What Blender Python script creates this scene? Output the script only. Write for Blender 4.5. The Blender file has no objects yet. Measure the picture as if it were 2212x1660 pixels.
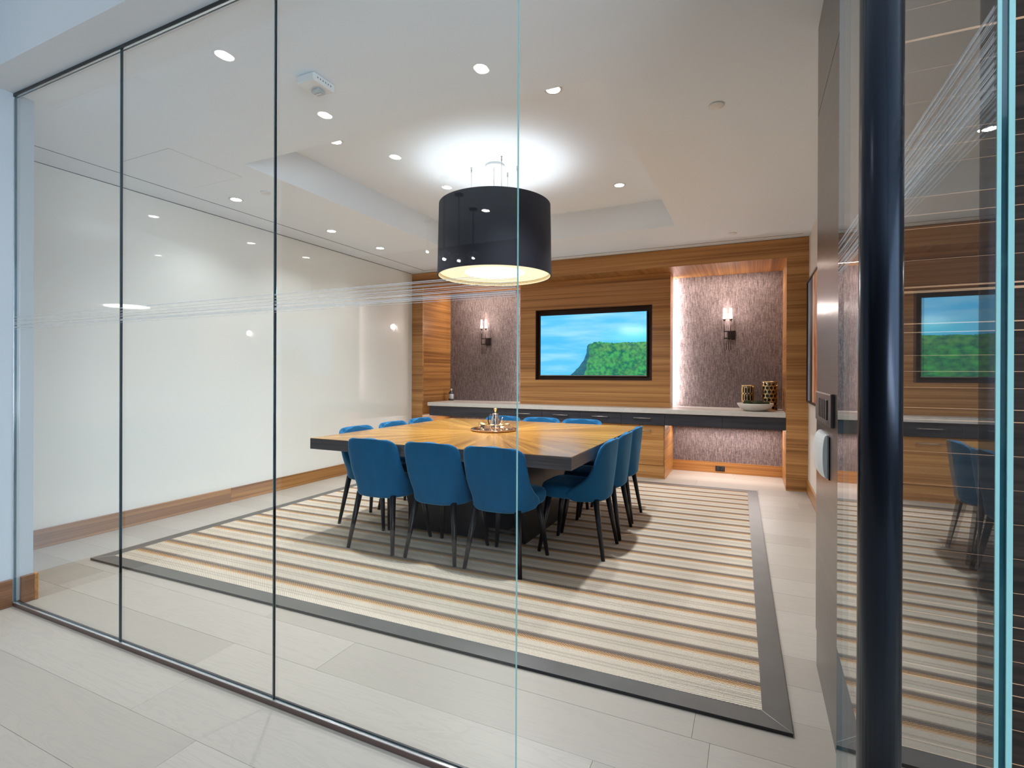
import bpy, bmesh, math, random
from math import sin, cos, pi, radians, sqrt, atan2
from mathutils import Vector, Matrix, noise
C = bpy.context.scene.collection
random.seed(7)

# ------------------------------------------------------------------ camera
YAW, PIT, ROL, FPX = .4352, -.0016, .0037, 1115.59
Fv = Vector((-sin(YAW)*cos(PIT), cos(YAW)*cos(PIT), sin(PIT)))
R0 = Vector((cos(YAW), sin(YAW), 0)); U0 = R0.cross(Fv)
Rv = R0*cos(ROL)+U0*sin(ROL); Uv = -R0*sin(ROL)+U0*cos(ROL)
cd = bpy.data.cameras.new('camera'); cam = bpy.data.objects.new('camera', cd); C.objects.link(cam)
cd.sensor_width = 36; cd.lens = FPX/2212*36; cd.shift_y = (812.03-830)/2212
cd.clip_start = .02
M = Matrix((Rv, Uv, -Fv)).transposed().to_4x4(); M.translation = Vector((0, 0, 1.3))
cam.matrix_world = M
bpy.context.scene.camera = cam

# ------------------------------------------------------------------ world, view, big lights
sc = bpy.context.scene
w = bpy.data.worlds.new('world'); sc.world = w; w.use_nodes = True
w.node_tree.nodes['Background'].inputs[0].default_value = (.55, .72, .95, 1)
w.node_tree.nodes['Background'].inputs[1].default_value = 1.0
sc.view_settings.view_transform = 'Standard'; sc.view_settings.look = 'None'
sc.view_settings.gamma = 1; sc.view_settings.use_curve_mapping = False
sc.view_settings.exposure = 0.82

SPOT_W = 128; WASH_W = 24; HALL_W = 18
UP_W = 5; DOWN_W = 18

def area_light(name, loc, rot, size, power, col=(1, 1, 1), sy=None, parent=None, spread=None):
    l = bpy.data.lights.new(name, 'AREA'); l.energy = power; l.color = col
    l.shape = 'RECTANGLE' if sy else 'DISK'; l.size = size
    if sy: l.size_y = sy
    if spread: l.spread = spread
    o = bpy.data.objects.new(name, l); C.objects.link(o); o.location = loc; o.rotation_euler = rot
    if parent: o.parent = parent
    return o
def spot_light(name, loc, power, col=(1, .95, .88), ang=105, blend=.6, rad=.04):
    l = bpy.data.lights.new(name, 'SPOT'); l.energy = power; l.color = col; l.spot_size = radians(ang)
    l.spot_blend = blend; l.shadow_soft_size = rad
    o = bpy.data.objects.new(name, l); C.objects.link(o); o.location = loc
    return o
# daylight that enters the hall through the window wall at its right-hand end
area_light('hall_daylight', (2.98, -1.3, 1.75), (radians(90), 0, radians(90)), 4.4, 70, (.62, .82, 1), 2.4)
# added fill aimed upward to brighten and cool the room ceiling
area_light('hall_ceiling_fill', (2.97, -1.6, 1.1), (radians(128), 0, radians(75)), 3.8, 100, (.86, .93, 1), 1.2)

# room numbers
ZC, ZT = 2.8607, 3.146
XL, XR, YW, YN, YG = -4.79, .57, 6.613, 7.4245, 1.4423
XS, YB = -3.742, 1.531
XP, YP = .263, 2.677
TX0, TX1, TY0, TY1 = -3.44, -.734, 2.644, 5.583

# ------------------------------------------------------------------ mesh helpers
def new_obj(name, me, mat=None, parent=None):
    o = bpy.data.objects.new(name, me); C.objects.link(o)
    if mat is not None:
        for m in (mat if isinstance(mat, (list, tuple)) else [mat]): me.materials.append(m)
    if parent is not None: o.parent = parent
    return o
def bm_obj(name, bm, mat=None, parent=None, smooth=False, loc=None):
    me = bpy.data.meshes.new(name); bm.normal_update(); bm.to_mesh(me); bm.free()
    if smooth:
        for p in me.polygons: p.use_smooth = True
    o = new_obj(name, me, mat, parent)
    if loc: o.location = loc
    return o
def add_box(bm, a, b, bev=0, mi=0):
    vs = [bm.verts.new((x, y, z)) for x in (a[0], b[0]) for y in (a[1], b[1]) for z in (a[2], b[2])]
    fs = [(0, 1, 3, 2), (4, 6, 7, 5), (0, 4, 5, 1), (2, 3, 7, 6), (0, 2, 6, 4), (1, 5, 7, 3)]
    F = [bm.faces.new([vs[i] for i in f]) for f in fs]
    for f in F: f.material_index = mi
    if bev > 0:
        es = list({e for f in F for e in f.edges})
        r = bmesh.ops.bevel(bm, geom=es, offset=bev, segments=1, affect='EDGES', profile=.5)
        for f in r['faces']: f.material_index = mi
def box(name, a, b, mat, parent=None, bev=0):
    bm = bmesh.new(); add_box(bm, a, b, bev); return bm_obj(name, bm, mat, parent)
def lathe(name, prof, mat, parent=None, n=40, loc=None, smooth=True, cap=True):
    bm = bmesh.new(); rings = []
    for r, z in prof:
        if r < 1e-6: rings.append([bm.verts.new((0, 0, z))])
        else: rings.append([bm.verts.new((r*cos(2*pi*i/n), r*sin(2*pi*i/n), z)) for i in range(n)])
    for a, b in zip(rings, rings[1:]):
        if len(a) == 1 and len(b) == 1: continue
        for i in range(n):
            j = (i+1) % n
            if len(a) == 1: bm.faces.new((a[0], b[i], b[j]))
            elif len(b) == 1: bm.faces.new((a[i], b[0], a[j]))
            else: bm.faces.new((a[i], b[i], b[j], a[j]))
    bmesh.ops.recalc_face_normals(bm, faces=bm.faces)
    o = bm_obj(name, bm, mat, parent, smooth, loc)
    return o
def tube_bm(bm, pts, r, n=10, r1=None):
    pts = [Vector(p) for p in pts]; rings = []
    for k, p in enumerate(pts):
        d = (pts[min(k+1, len(pts)-1)]-pts[max(k-1, 0)]).normalized()
        a = d.orthogonal().normalized() if k == 0 else (rings[-1][1]-d*rings[-1][1].dot(d)).normalized()
        b = d.cross(a); rr = r if r1 is None else r+(r1-r)*k/(len(pts)-1)
        rings.append(([bm.verts.new(p+(a*cos(2*pi*i/n)+b*sin(2*pi*i/n))*rr) for i in range(n)], a))
    for (A, _), (B, _) in zip(rings, rings[1:]):
        for i in range(n): bm.faces.new((A[i], A[(i+1) % n], B[(i+1) % n], B[i])).smooth = True
    bm.faces.new(rings[0][0][::-1]); bm.faces.new(rings[-1][0])
def tube(name, pts, r, mat, parent=None, n=10, r1=None):
    bm = bmesh.new(); tube_bm(bm, pts, r, n, r1)
    bmesh.ops.recalc_face_normals(bm, faces=bm.faces)
    return bm_obj(name, bm, mat, parent)
def thing(name, label, cat, loc=(0, 0, 0), rz=0, group=None):
    o = bpy.data.objects.new(name, None); C.objects.link(o); o.location = loc; o.rotation_euler = (0, 0, rz)
    o.empty_display_size = .1
    return tag(o, label, cat, group)
def tag(o, label, cat, group=None):
    o['label'] = label; o['category'] = cat
    if group: o['group'] = group
    return o
def struct(o, label=None):
    o['kind'] = 'structure'
    if label: o['label'] = label
    return o
def dup(root, loc, rz, label=None, group=None):
    r = root.copy(); C.objects.link(r); r.location = loc; r.rotation_euler = (0, 0, rz)
    if label: r['label'] = label
    if group: r['group'] = group
    for ch in list(root.children):
        c = ch.copy(); C.objects.link(c); c.parent = r
        for g in ch.children:
            d = g.copy(); C.objects.link(d); d.parent = c
    return r

# ------------------------------------------------------------------ materials
def mat(name, col=(.8, .8, .8), rough=.5, metal=0, **kw):
    m = bpy.data.materials.new(name); m.use_nodes = True
    b = m.node_tree.nodes['Principled BSDF']
    b.inputs['Base Color'].default_value = (*col, 1); b.inputs['Roughness'].default_value = rough
    b.inputs['Metallic'].default_value = metal
    for k, v in kw.items():
        b.inputs[k.replace('_', ' ')].default_value = v
    return m
class NT:
    def __init__(s, m): s.t = m.node_tree; s.b = s.t.nodes.get('Principled BSDF')
    def n(s, typ, **kw):
        x = s.t.nodes.new('ShaderNode'+typ)
        for k, v in kw.items(): setattr(x, k, v)
        return x
    def l(s, a, b): s.t.links.new(a, b)
    def math(s, op, a, b=None, c=None):
        x = s.n('Math', operation=op)
        for i, v in enumerate((a, b, c)):
            if v is None: continue
            if isinstance(v, (int, float)): x.inputs[i].default_value = v
            else: s.l(v, x.inputs[i])
        return x.outputs[0]
    def mix(s, f, a, b, blend='MIX'):
        x = s.n('Mix', data_type='RGBA', blend_type=blend)
        for i, v in ((0, f), (6, a), (7, b)):
            if isinstance(v, (int, float)): x.inputs[i].default_value = v
            elif isinstance(v, tuple): x.inputs[i].default_value = (*v, 1)
            else: s.l(v, x.inputs[i])
        return x.outputs[2]
    def ramp(s, f, stops, interp='LINEAR'):
        x = s.n('ValToRGB'); e = x.color_ramp.elements; x.color_ramp.interpolation = interp
        while len(e) < len(stops): e.new(.5)
        for q, (p, c) in zip(e, stops): q.position = p; q.color = (*c, 1)
        s.l(f, x.inputs[0]); return x.outputs[0]
    def pos(s, scale=(1, 1, 1), obj=False, rnd=False):
        if obj: v = s.n('TexCoord').outputs['Object']
        else: v = s.n('NewGeometry').outputs['Position']
        if rnd:
            r = s.n('ObjectInfo').outputs['Random']
            k = s.n('VectorMath', operation='SCALE'); k.inputs[0].default_value = (37, 19, 23); s.l(r, k.inputs[3])
            a = s.n('VectorMath', operation='ADD'); s.l(v, a.inputs[0]); s.l(k.outputs[0], a.inputs[1]); v = a.outputs[0]
        m = s.n('VectorMath', operation='MULTIPLY'); s.l(v, m.inputs[0]); m.inputs[1].default_value = scale
        return m.outputs[0]
    def noise(s, vec, scale=1, detail=3, rough=.5, dist=0):
        x = s.n('TexNoise'); s.l(vec, x.inputs['Vector'])
        x.inputs['Scale'].default_value = scale; x.inputs['Detail'].default_value = detail
        x.inputs['Roughness'].default_value = rough; x.inputs['Distortion'].default_value = dist
        return x.outputs[0]
    def bump(s, h, strength=.3, dist=.002):
        x = s.n('Bump'); x.inputs['Strength'].default_value = strength; x.inputs['Distance'].default_value = dist
        s.l(h, x.inputs['Height']); s.l(x.outputs[0], s.b.inputs['Normal'])
    def col(s, c): s.l(c, s.b.inputs['Base Color'])

def wood(name, dark, mid, light, axis='X', rough=.35, fine=90, broad=14, rnd=False, contrast=1., coat=0, lines=None):
    m = mat(name, mid, rough); t = NT(m); g = .35
    def sc_(a):
        if axis == 'X': return (g, a, a)
        if axis == 'Y': return (a, g, a)
        return (a, a, g)
    n1 = t.noise(t.pos(sc_(broad), rnd=rnd), 1, 3, .55, .6)
    n2 = t.noise(t.pos(sc_(fine), rnd=rnd), 1, 2, .6)
    n3 = t.noise(t.pos(sc_(broad*3.3), rnd=rnd), 1, 2, .5, .3)
    v = t.math('ADD', t.math('MULTIPLY', n1, .45), t.math('ADD', t.math('MULTIPLY', n3, .35), t.math('MULTIPLY', n2, .2)))
    c = t.ramp(v, [(.5-.13/contrast, dark), (.5, mid), (.5+.13/contrast, light)])
    if lines:
        p = t.n('SeparateXYZ'); t.l(t.pos(), p.inputs[0])
        nn = t.n('TexNoise', noise_dimensions='1D'); nn.inputs['Scale'].default_value = lines[0]
        nn.inputs['Detail'].default_value = 0
        wob = t.noise(t.pos((.5, .5, 1)), 1, 1)
        t.l(t.math('ADD', p.outputs[2], t.math('MULTIPLY', wob, .03)), nn.inputs['W'])
        ln = t.math('LESS_THAN', t.math('ABSOLUTE', t.math('SUBTRACT', nn.outputs[0], .5)), lines[1])
        c = t.mix(t.math('MULTIPLY', ln, lines[3]), c, lines[2])
    t.col(c); t.bump(n2, .15, .001)
    if coat:
        t.b.inputs['Coat Weight'].default_value = coat; t.b.inputs['Coat Roughness'].default_value = .2
        x = t.n('Bump'); x.inputs['Strength'].default_value = .5; x.inputs['Distance'].default_value = .0016
        t.l(t.noise(t.pos((1, 22, 60)), 1, 2, .5, .5), x.inputs['Height']); t.l(x.outputs[0], t.b.inputs['Coat Normal'])
    return m

def lin(r, g, b):
    f = lambda v: (v/255/12.92) if v/255 <= .04045 else ((v/255+.055)/1.055)**2.4
    return (f(r), f(g), f(b))

W_X = wood('honey_walnut_x', lin(138, 90, 46), lin(180, 127, 72), lin(206, 154, 94), 'X')
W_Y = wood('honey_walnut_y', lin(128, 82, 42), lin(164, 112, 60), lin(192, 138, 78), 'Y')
W_BASE = wood('baseboard_walnut', lin(120, 78, 40), lin(158, 108, 56), lin(186, 134, 76), 'Y', rnd=True)
W_BASEX = wood('baseboard_walnut_x', lin(150, 98, 50), lin(186, 130, 70), lin(205, 150, 88), 'X', rnd=True)
W_BASED = wood('baseboard_walnut_dark', lin(84, 56, 36), lin(118, 80, 54), lin(146, 104, 74), 'Y', rnd=True)
DARKW = wood('dark_zebra_walnut', lin(34, 28, 26), lin(49, 41, 38), lin(62, 52, 47), 'Y', rough=.36, fine=120, broad=20, coat=.5)
DARKX = wood('dark_zebra_walnut_front', lin(30, 23, 19), lin(44, 34, 28), lin(56, 44, 36), 'X', rough=.75, fine=120, broad=20,
             lines=(14, .0045, lin(206, 156, 118), .85))
DARKX.node_tree.nodes['Principled BSDF'].inputs['Specular IOR Level'].default_value = .15
# table veneer: sunburst of leaves running out from the centre
TAB = mat('sunburst_walnut_veneer', (.3, .15, .05), .22); t = NT(TAB)
s_ = t.n('SeparateXYZ'); t.l(t.pos(obj=True), s_.inputs[0])
ang = t.math('ARCTAN2', s_.outputs[1], s_.outputs[0])
rad = t.math('SQRT', t.math('ADD', t.math('MULTIPLY', s_.outputs[0], s_.outputs[0]), t.math('MULTIPLY', s_.outputs[1], s_.outputs[1])))
cmb = t.n('CombineXYZ'); t.l(t.math('MULTIPLY', ang, 14), cmb.inputs[0]); t.l(t.math('MULTIPLY', rad, .9), cmb.inputs[1])
cmb2 = t.n('CombineXYZ'); t.l(t.math('MULTIPLY', ang, 60), cmb2.inputs[0]); t.l(t.math('MULTIPLY', rad, 1.5), cmb2.inputs[1])
leaf = t.n('TexWhiteNoise', noise_dimensions='1D'); t.l(t.math('FLOOR', t.math('MULTIPLY', ang, 16/(2*pi))), leaf.inputs['W'])
v = t.math('ADD', t.math('MULTIPLY', t.noise(cmb.outputs[0], 1, 3), .45), t.math('ADD', t.math('MULTIPLY', t.noise(cmb2.outputs[0], 1, 2), .4), t.math('MULTIPLY', leaf.outputs[0], .15)))
t.col(t.ramp(v, [(.34, lin(116, 76, 30)), (.5, lin(158, 112, 50)), (.66, lin(190, 144, 76))]))

CEIL = mat('ceiling_paint', lin(238, 246, 254), .8)
WHITE = mat('white_paint', lin(222, 222, 220), .6)
RWALL = mat('warm_white_paint', lin(215, 208, 198), .7)
HALL = mat('hall_wall_paint', lin(186, 194, 200), .55)
GLASSWALL = mat('back_painted_white_glass', lin(233, 233, 226), .35, Coat_Weight=1.0, Coat_Roughness=.02)
BLACKGAP = mat('dark_shadow_gap', (.01, .01, .01), .6)
SLOT = mat('slot_diffuser_dark', (.02, .02, .02), .5)
STONE = mat('pale_stone', lin(212, 206, 198), .3); t = NT(STONE)
t.col(t.mix(t.noise(t.pos((30, 30, 30)), 1, 4), lin(202, 196, 188), lin(222, 216, 208)))
CHAR = mat('charcoal_veneer', lin(48, 47, 54), .45); t = NT(CHAR)
t.col(t.ramp(t.noise(t.pos((2, 2, 30)), 1, 4, .6), [(.3, lin(38, 38, 46)), (.7, lin(62, 61, 68))]))
TEDGE = mat('charcoal_table_edge', lin(70, 68, 72), .4); t = NT(TEDGE)
t.col(t.ramp(t.noise(t.pos((2, 2, 60)), 1, 3), [(.3, lin(58, 56, 60)), (.7, lin(84, 82, 86))]))
BASEM = mat('table_base_black', lin(26, 25, 30), .35)
BLACK = mat('satin_black', (.012, .012, .014), .35)
LEG = mat('black_stained_leg', lin(26, 25, 29), .35)
NICKEL = mat('brushed_nickel', (.6, .58, .55), .3, 1)
BRONZE = mat('dark_bronze', lin(64, 54, 52), .38, .8)
SILL = mat('bronze_sill', lin(120, 104, 100), .3, .85)
SILLTOP = mat('sill_channel_light', lin(205, 205, 205), .25, .7)
GOLD = mat('aged_gold', (.62, .45, .22), .28, 1)
COPPER = mat('copper', (.82, .52, .36), .15, 1)
GUN = mat('blackened_steel', lin(34, 38, 48), .24, .75)
WP = mat('woven_wallpaper', lin(122, 104, 100), .75); t = NT(WP)
n1 = t.noise(t.pos((170, 170, 9)), 1, 3, .6); n2 = t.noise(t.pos((60, 60, 60)), 1, 3)
v = t.math('ADD', t.math('MULTIPLY', n1, .7), t.math('MULTIPLY', n2, .3))
t.col(t.ramp(v, [(.36, lin(78, 66, 67)), (.5, lin(116, 101, 100)), (.64, lin(152, 138, 136))])); t.bump(v, .4, .002)
PLASTIC = mat('white_plastic', lin(232, 232, 230), .35)
CERAM = mat('white_ceramic', lin(222, 216, 206), .3)
MOSS = mat('moss', lin(38, 48, 26), .95); t = NT(MOSS)
nn = t.noise(t.pos((90, 90, 90)), 1, 4, .7); t.col(t.ramp(nn, [(.3, lin(22, 30, 14)), (.7, lin(66, 80, 42))])); t.bump(nn, 1, .01)

# floor planks: pale grey washed oak with cathedral grain
PLANK = mat('washed_oak', lin(200, 192, 184), .42); t = NT(PLANK)
n1 = t.noise(t.pos((1.1, 11, 1), rnd=True), 1, 3, .55, 1.2)
rings = t.math('FRACT', t.math('MULTIPLY', n1, 9))
rings = t.math('ABSOLUTE', t.math('SUBTRACT', rings, .5))
n2 = t.noise(t.pos((3, 140, 1), rnd=True), 1, 3, .6)
tone = t.n('ObjectInfo').outputs['Random']
c = t.mix(tone, lin(170, 160, 147), lin(185, 175, 163))
c = t.mix(t.math('MULTIPLY', t.math('LESS_THAN', rings, .16), .20), c, lin(160, 150, 142))
c = t.mix(t.math('MULTIPLY', t.math('LESS_THAN', n2, .44), .22), c, lin(170, 160, 151))
t.col(c); t.bump(t.math('SUBTRACT', t.math('MULTIPLY', n2, .6), t.math('MULTIPLY', rings, .3)), .12, .001)

# rug
RUG = mat('striped_woven_wool', (.6, .5, .4), .95); t = NT(RUG); PER = .2045
s_ = t.n('SeparateXYZ'); t.l(t.pos(obj=True), s_.inputs[0]); X_, Y_ = s_.outputs[0], s_.outputs[1]
ph = t.math('FRACT', t.math('DIVIDE', t.math('ADD', Y_, 20*PER+1.899), PER))     # 0 = orange row
CR, CR2, TP, BR, OR = lin(222, 206, 186), lin(192, 177, 160), lin(152, 136, 123), lin(104, 88, 78), lin(222, 160, 84)
base = t.ramp(ph, [(0, lin(150, 124, 100)), (.05, lin(122, 104, 90)), (.18, lin(108, 94, 86)), (.25, TP), (.30, CR), (.50, CR), (.55, CR2), (.60, CR),
                   (.68, CR2), (.73, CR), (.93, CR), (.97, lin(214, 180, 140)), (.999, BR)])
stx = t.math('SINE', t.math('MULTIPLY', X_, 2*pi/.016))
sty = t.math('SINE', t.math('MULTIPLY', Y_, 2*pi/.013))
weave = t.math('MULTIPLY', stx, sty)
ormask = t.math('MULTIPLY', t.math('GREATER_THAN', weave, 0), t.math('LESS_THAN', t.math('ABSOLUTE', t.math('SUBTRACT', t.math('FRACT', t.math('ADD', ph, .1)), .1)), .095))
fz = t.noise(t.pos((220, 220, 1), obj=True), 1, 2, .7)
c = t.mix(ormask, base, OR)
c = t.mix(t.math('MULTIPLY', t.math('GREATER_THAN', weave, .25), .22), c, lin(236, 222, 202))
c = t.mix(t.math('MULTIPLY', t.math('LESS_THAN', fz, .42), .28), c, lin(96, 84, 76))
t.col(c); t.bump(t.math('ADD', weave, fz), .7, .004)
BORDER = mat('grey_leather_binding', lin(96, 94, 90), .38); t = NT(BORDER)
t.col(t.mix(t.noise(t.pos((6, 6, 6)), 1, 3), lin(76, 74, 70), lin(100, 97, 92)))
BORDERSIDE = mat('dark_rug_edge', (.012, .014, .018), .4)

# velvet
VEL = mat('teal_blue_velvet', lin(8, 82, 128), .85, Sheen_Weight=.8, Sheen_Roughness=.3); t = NT(VEL)
t.b.inputs['Sheen Tint'].default_value = (*lin(120, 180, 215), 1)
nn = t.noise(t.pos((14, 14, 5)), 1, 4, .6); t.col(t.mix(nn, lin(0, 76, 118), lin(2, 100, 148)))
t.bump(t.noise(t.pos((300, 300, 300)), 1, 1), .2, .001)

def glass_mat(name, tint, k=1.):
    m = bpy.data.materials.new(name); m.use_nodes = True; tr = m.node_tree; tr.nodes.clear()
    o = tr.nodes.new('ShaderNodeOutputMaterial'); mx = tr.nodes.new('ShaderNodeMixShader')
    a = tr.nodes.new('ShaderNodeBsdfTransparent'); a.inputs[0].default_value = (*tint, 1)
    g = tr.nodes.new('ShaderNodeBsdfGlossy'); g.inputs[0].default_value = (.96, .98, 1, 1); g.inputs['Roughness'].default_value = 0
    f = tr.nodes.new('ShaderNodeFresnel'); f.inputs[0].default_value = 1.5
    # Fresnel node inverts the index on back faces; feed it the facing side by using the same index both ways
    geo = tr.nodes.new('ShaderNodeNewGeometry'); mr = tr.nodes.new('ShaderNodeMix'); mr.data_type = 'FLOAT'
    tr.links.new(geo.outputs['Backfacing'], mr.inputs[0]); mr.inputs[2].default_value = 1.5*k; mr.inputs[3].default_value = 1/(1.5*k)
    tr.links.new(mr.outputs[0], f.inputs[0])
    tr.links.new(f.outputs[0], mx.inputs[0]); tr.links.new(a.outputs[0], mx.inputs[1]); tr.links.new(g.outputs[0], mx.inputs[2])
    tr.links.new(mx.outputs[0], o.inputs[0]); return m
GLASS = glass_mat('clear_glass', (.985, .995, .99))
GLASSD = glass_mat('door_glass', (.975, .99, .985), 1.2)
GEDGE = mat('polished_glass_edge', lin(16, 92, 112), .12, Coat_Weight=1.0)
GEDGE.node_tree.nodes['Principled BSDF'].inputs['Transmission Weight'].default_value = .55
GEDGE2 = mat('glass_edge_arris', lin(172, 224, 220), .15, Transmission_Weight=.3)
CLEAR = glass_mat('drinking_glass', (.97, .95, .93))
FROST = bpy.data.materials.new('frosted_film'); FROST.use_nodes = True
t = NT(FROST); t.b.inputs['Base Color'].default_value = (*lin(225, 226, 224), 1); t.b.inputs['Roughness'].default_value = .7
t.b.inputs['Alpha'].default_value = .62

def emit(name, col, s):
    m = bpy.data.materials.new(name); m.use_nodes = True; b = m.node_tree.nodes['Principled BSDF']
    b.inputs['Base Color'].default_value = (.8, .8, .8, 1)
    b.inputs['Emission Color'].default_value = (*col, 1); b.inputs['Emission Strength'].default_value = s
    return m
LAMP = emit('downlight_lens', (1, .97, .92), 14)
HLAMP = emit('hall_downlight_lens', (1, .98, .95), 20)
CANDLE = emit('frosted_candle_glass', (1, .92, .86), 1.1)
PDISC = emit('pendant_glow_disc', (1, 1, 1), 1.15)
PRING = emit('pendant_pleated_diffuser', lin(238, 226, 190), .5)
LED = emit('led_strip', (1, .93, .9), 5)

# ------------------------------------------------------------------ SETTING
# floor with individual planks
floor = struct(box('floor', (-7.4, -4, -.06), (3.2, 7.6, -.012), mat('dark_subfloor', (.06, .05, .045), .95)))
PWD = .254
box('added_dark_floor', (-7.2, -4, -.0119), (3.05, 1.187+PWD*-7-.0005, 0), mat('unseen_dark_floor', (.05, .042, .038), .95), floor)  # unseen dark floor, added so the glass mirrors less hall brightness
k0 = math.floor((-4-1.187)/PWD); rows = []
for k in range(k0, 60):
    y0 = 1.187+PWD*k
    if y0 > 7.6: break
    if k < -7: continue
    x = (-5.2 if y0 > -.5 else -7.2) - random.uniform(0, 1.6)
    if k == -1: x = -1.78-2.1*2
    while x < 3.2:
        L = 2.1 if k == -1 else random.uniform(1.5, 2.2)
        a, b = max(x, -5.2 if y0 > -.5 else -7.2), min(x+L, 3.05)
        if b-a > .05 and not (-.5 < y0 < 1.2 and b < XS-.3) and not (y0 > 1.7 and a > .9) and not (y0 < .6 and a > 1.2):
            g = .0004; bm = bmesh.new(); h = random.uniform(-.0003, .0003)
            add_box(bm, (a+g, y0+g, -.012), (b-g, y0+PWD-g, h), 0)
            es = [e for e in bm.edges if all(v_.co.z > -.005 for v_ in e.verts)]
            bmesh.ops.bevel(bm, geom=es, offset=.0007, segments=1, affect='EDGES')
            bm_obj('plank', bm, PLANK, floor)
        x += L

# walls
wl = struct(box('wall_left', (XL-.15, YB-.4, 0), (XL, YW, ZC-.006), GLASSWALL))
struct(box('trim_1', (XL-.15, YB, ZC-.006), (XL+.001, YW, ZC), BLACKGAP), 'dark shadow gap along the top of the white glass wall')
stub = struct(box('wall_front', (XL-.3, -.35, 0), (XS, YB, ZC+.6), HALL))
struct(box('wall_hall_left', (-7.4, -4, 0), (-7.2, -.2, 3.4), mat('hall_end_panelling', lin(58, 52, 50), .5)))
struct(box('wall_hall_side', (-7.2, -.34, 0), (XL-.3, -.2, 3.4), HALL))
struct(box('wall_right', (XR, YP-.5, 0), (XR+.15, YW+.9, ZC), RWALL))
struct(box('wall_hall_back', (-7.4, -4.2, 0), (3.2, -4, 3.4), mat('hall_dark_panelling', lin(70, 60, 56), .5)))
struct(box('wall_hall_right', (3.05, -4, 0), (3.2, YG, 3.4), HALL))
# hall window in the back wall: frame + lit pane
wn = struct(box('window_1', (3.02, -3.65, .45), (3.05, 1.05, 3.05), mat('window_frame_grey', lin(120, 122, 124), .4)))
PANE = emit('daylight_pane', (.55, .75, 1), .9)
for i in range(4): box('pane', (3.010, -3.6+1.155*i, .5), (3.022, -3.6+1.155*i+1.1, 3.0), PANE, wn)

# ceiling
bm = bmesh.new(); Zt_ = ZC+.32
def slab(bm, x0, x1, y0, y1): add_box(bm, (x0, y0, ZC), (x1, y1, Zt_))
S0, S1 = -4.480, -4.463      # slot diffuser beside the left wall
B0, B1 = 6.462, 6.480
slab(bm, XL-.15, S0, YG+.012, YW+.9)
slab(bm, S1, TX0, YG+.012, B0); slab(bm, TX1, XR+.15, YG+.012, B0)
slab(bm, TX0, TX1, YG+.012, TY0); slab(bm, TX0, TX1, TY1, B0)
slab(bm, S1, .50, B1, YW+.9); slab(bm, .50, XR+.15, B0, YW+.9)
slab(bm, S0, S1, 6.48, YW+.9); slab(bm, S0, S1, YG+.012, YB+.1)
ceil = struct(bm_obj('ceiling', bm, CEIL))
box('ceiling_tray', (TX0-.1, TY0-.1, ZT), (TX1+.1, TY1+.1, ZT+.05), CEIL, ceil)
bm = bmesh.new(); add_box(bm, (S0-.001, YB, ZC+.0015), (S1+.001, B1, ZC+.02)); add_box(bm, (S0, B0-.001, ZC+.0015), (.5, B1+.001, ZC+.02))
bm_obj('slot_diffuser', bm, SLOT, ceil)
struct(box('ceiling_hall', (-7.4, -4.2, 3.3), (3.2, 1.35, 3.4), CEIL))
# bulkhead above the glass line
bh = struct(box('trim_2', (XS-.02, 1.276, ZC-.001), (3.2, YG+.0125, 3.4), mat('bulkhead_paint', lin(214, 218, 220), .6)), 'grey painted bulkhead over the glass partition')
# ceiling access hatch
bm = bmesh.new(); add_box(bm, (-4.247, 2.24, ZC-.0012), (-3.67, 2.805, ZC+.001))
hatch = tag(bm_obj('access_panel', bm, CEIL), 'square white access hatch set flush in the ceiling beside the left wall', 'hatch')
bm = bmesh.new(); hx0, hx1, hy0, hy1 = -4.247, -3.67, 2.24, 2.805
for a, b in (((hx0-.002, hy0-.002), (hx1+.002, hy0)), ((hx0-.002, hy1), (hx1+.002, hy1+.002)), ((hx0-.002, hy0), (hx0, hy1)), ((hx1, hy0), (hx1+.002, hy1))):
    add_box(bm, (a[0], a[1], ZC-.0008), (b[0], b[1], ZC+.001))
bm_obj('rim', bm, mat('hatch_gap', lin(150, 149, 147), .7), hatch)

# pier of dark walnut
pier = struct(box('wall_pier', (XP+.008, YG+.004, 0), (2.9, YP-.004, ZC), mat('pier_core', lin(30, 26, 24), .6)))
for a, b in ((.0, .168), (.172, 2.458), (2.463, ZC)):
    box('side_panel', (XP if a > .1 else XP+.004, YG+.002, a), (XP+.010, YP, b), DARKW, pier)
box('front_panel', (XP+.004, YG, 0.002), (2.9, YG+.012, ZC), DARKX, pier)
box('end_panel', (XP+.004, YP-.008, 0.002), (XR+.1, YP, ZC), DARKW, pier)

# baseboards
bb = struct(box('baseboard_left', (XL, YB, .0), (XL+.004, YW, .02), W_BASE))
yy = YB
for y1 in (3.54, 6.20, YW):
    box('board', (XL, yy, .001), (XL+.016, y1-.001, .142), W_BASE, bb, .002); yy = y1
bb = struct(box('baseboard_right', (XR-.004, YP, .0), (XR, YW, .02), W_BASE))
box('board', (XR-.016, YP, .001), (XR, YW-.002, .142), W_BASE, bb, .002)
bb = struct(box('baseboard_front', (XS, -.34, .0), (XS+.004, YB, .02), W_BASED))
box('board', (XS, -.34, .001), (XS+.018, YG-.008, .152), W_BASED, bb, .002)
box('board', (XS, YG+.028, .001), (XS+.018, YB, .152), W_BASED, bb, .002)
box('board', (XL, YB, .001), (XS+.018, YB+.018, .152), W_BASEX, bb, .002)

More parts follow.
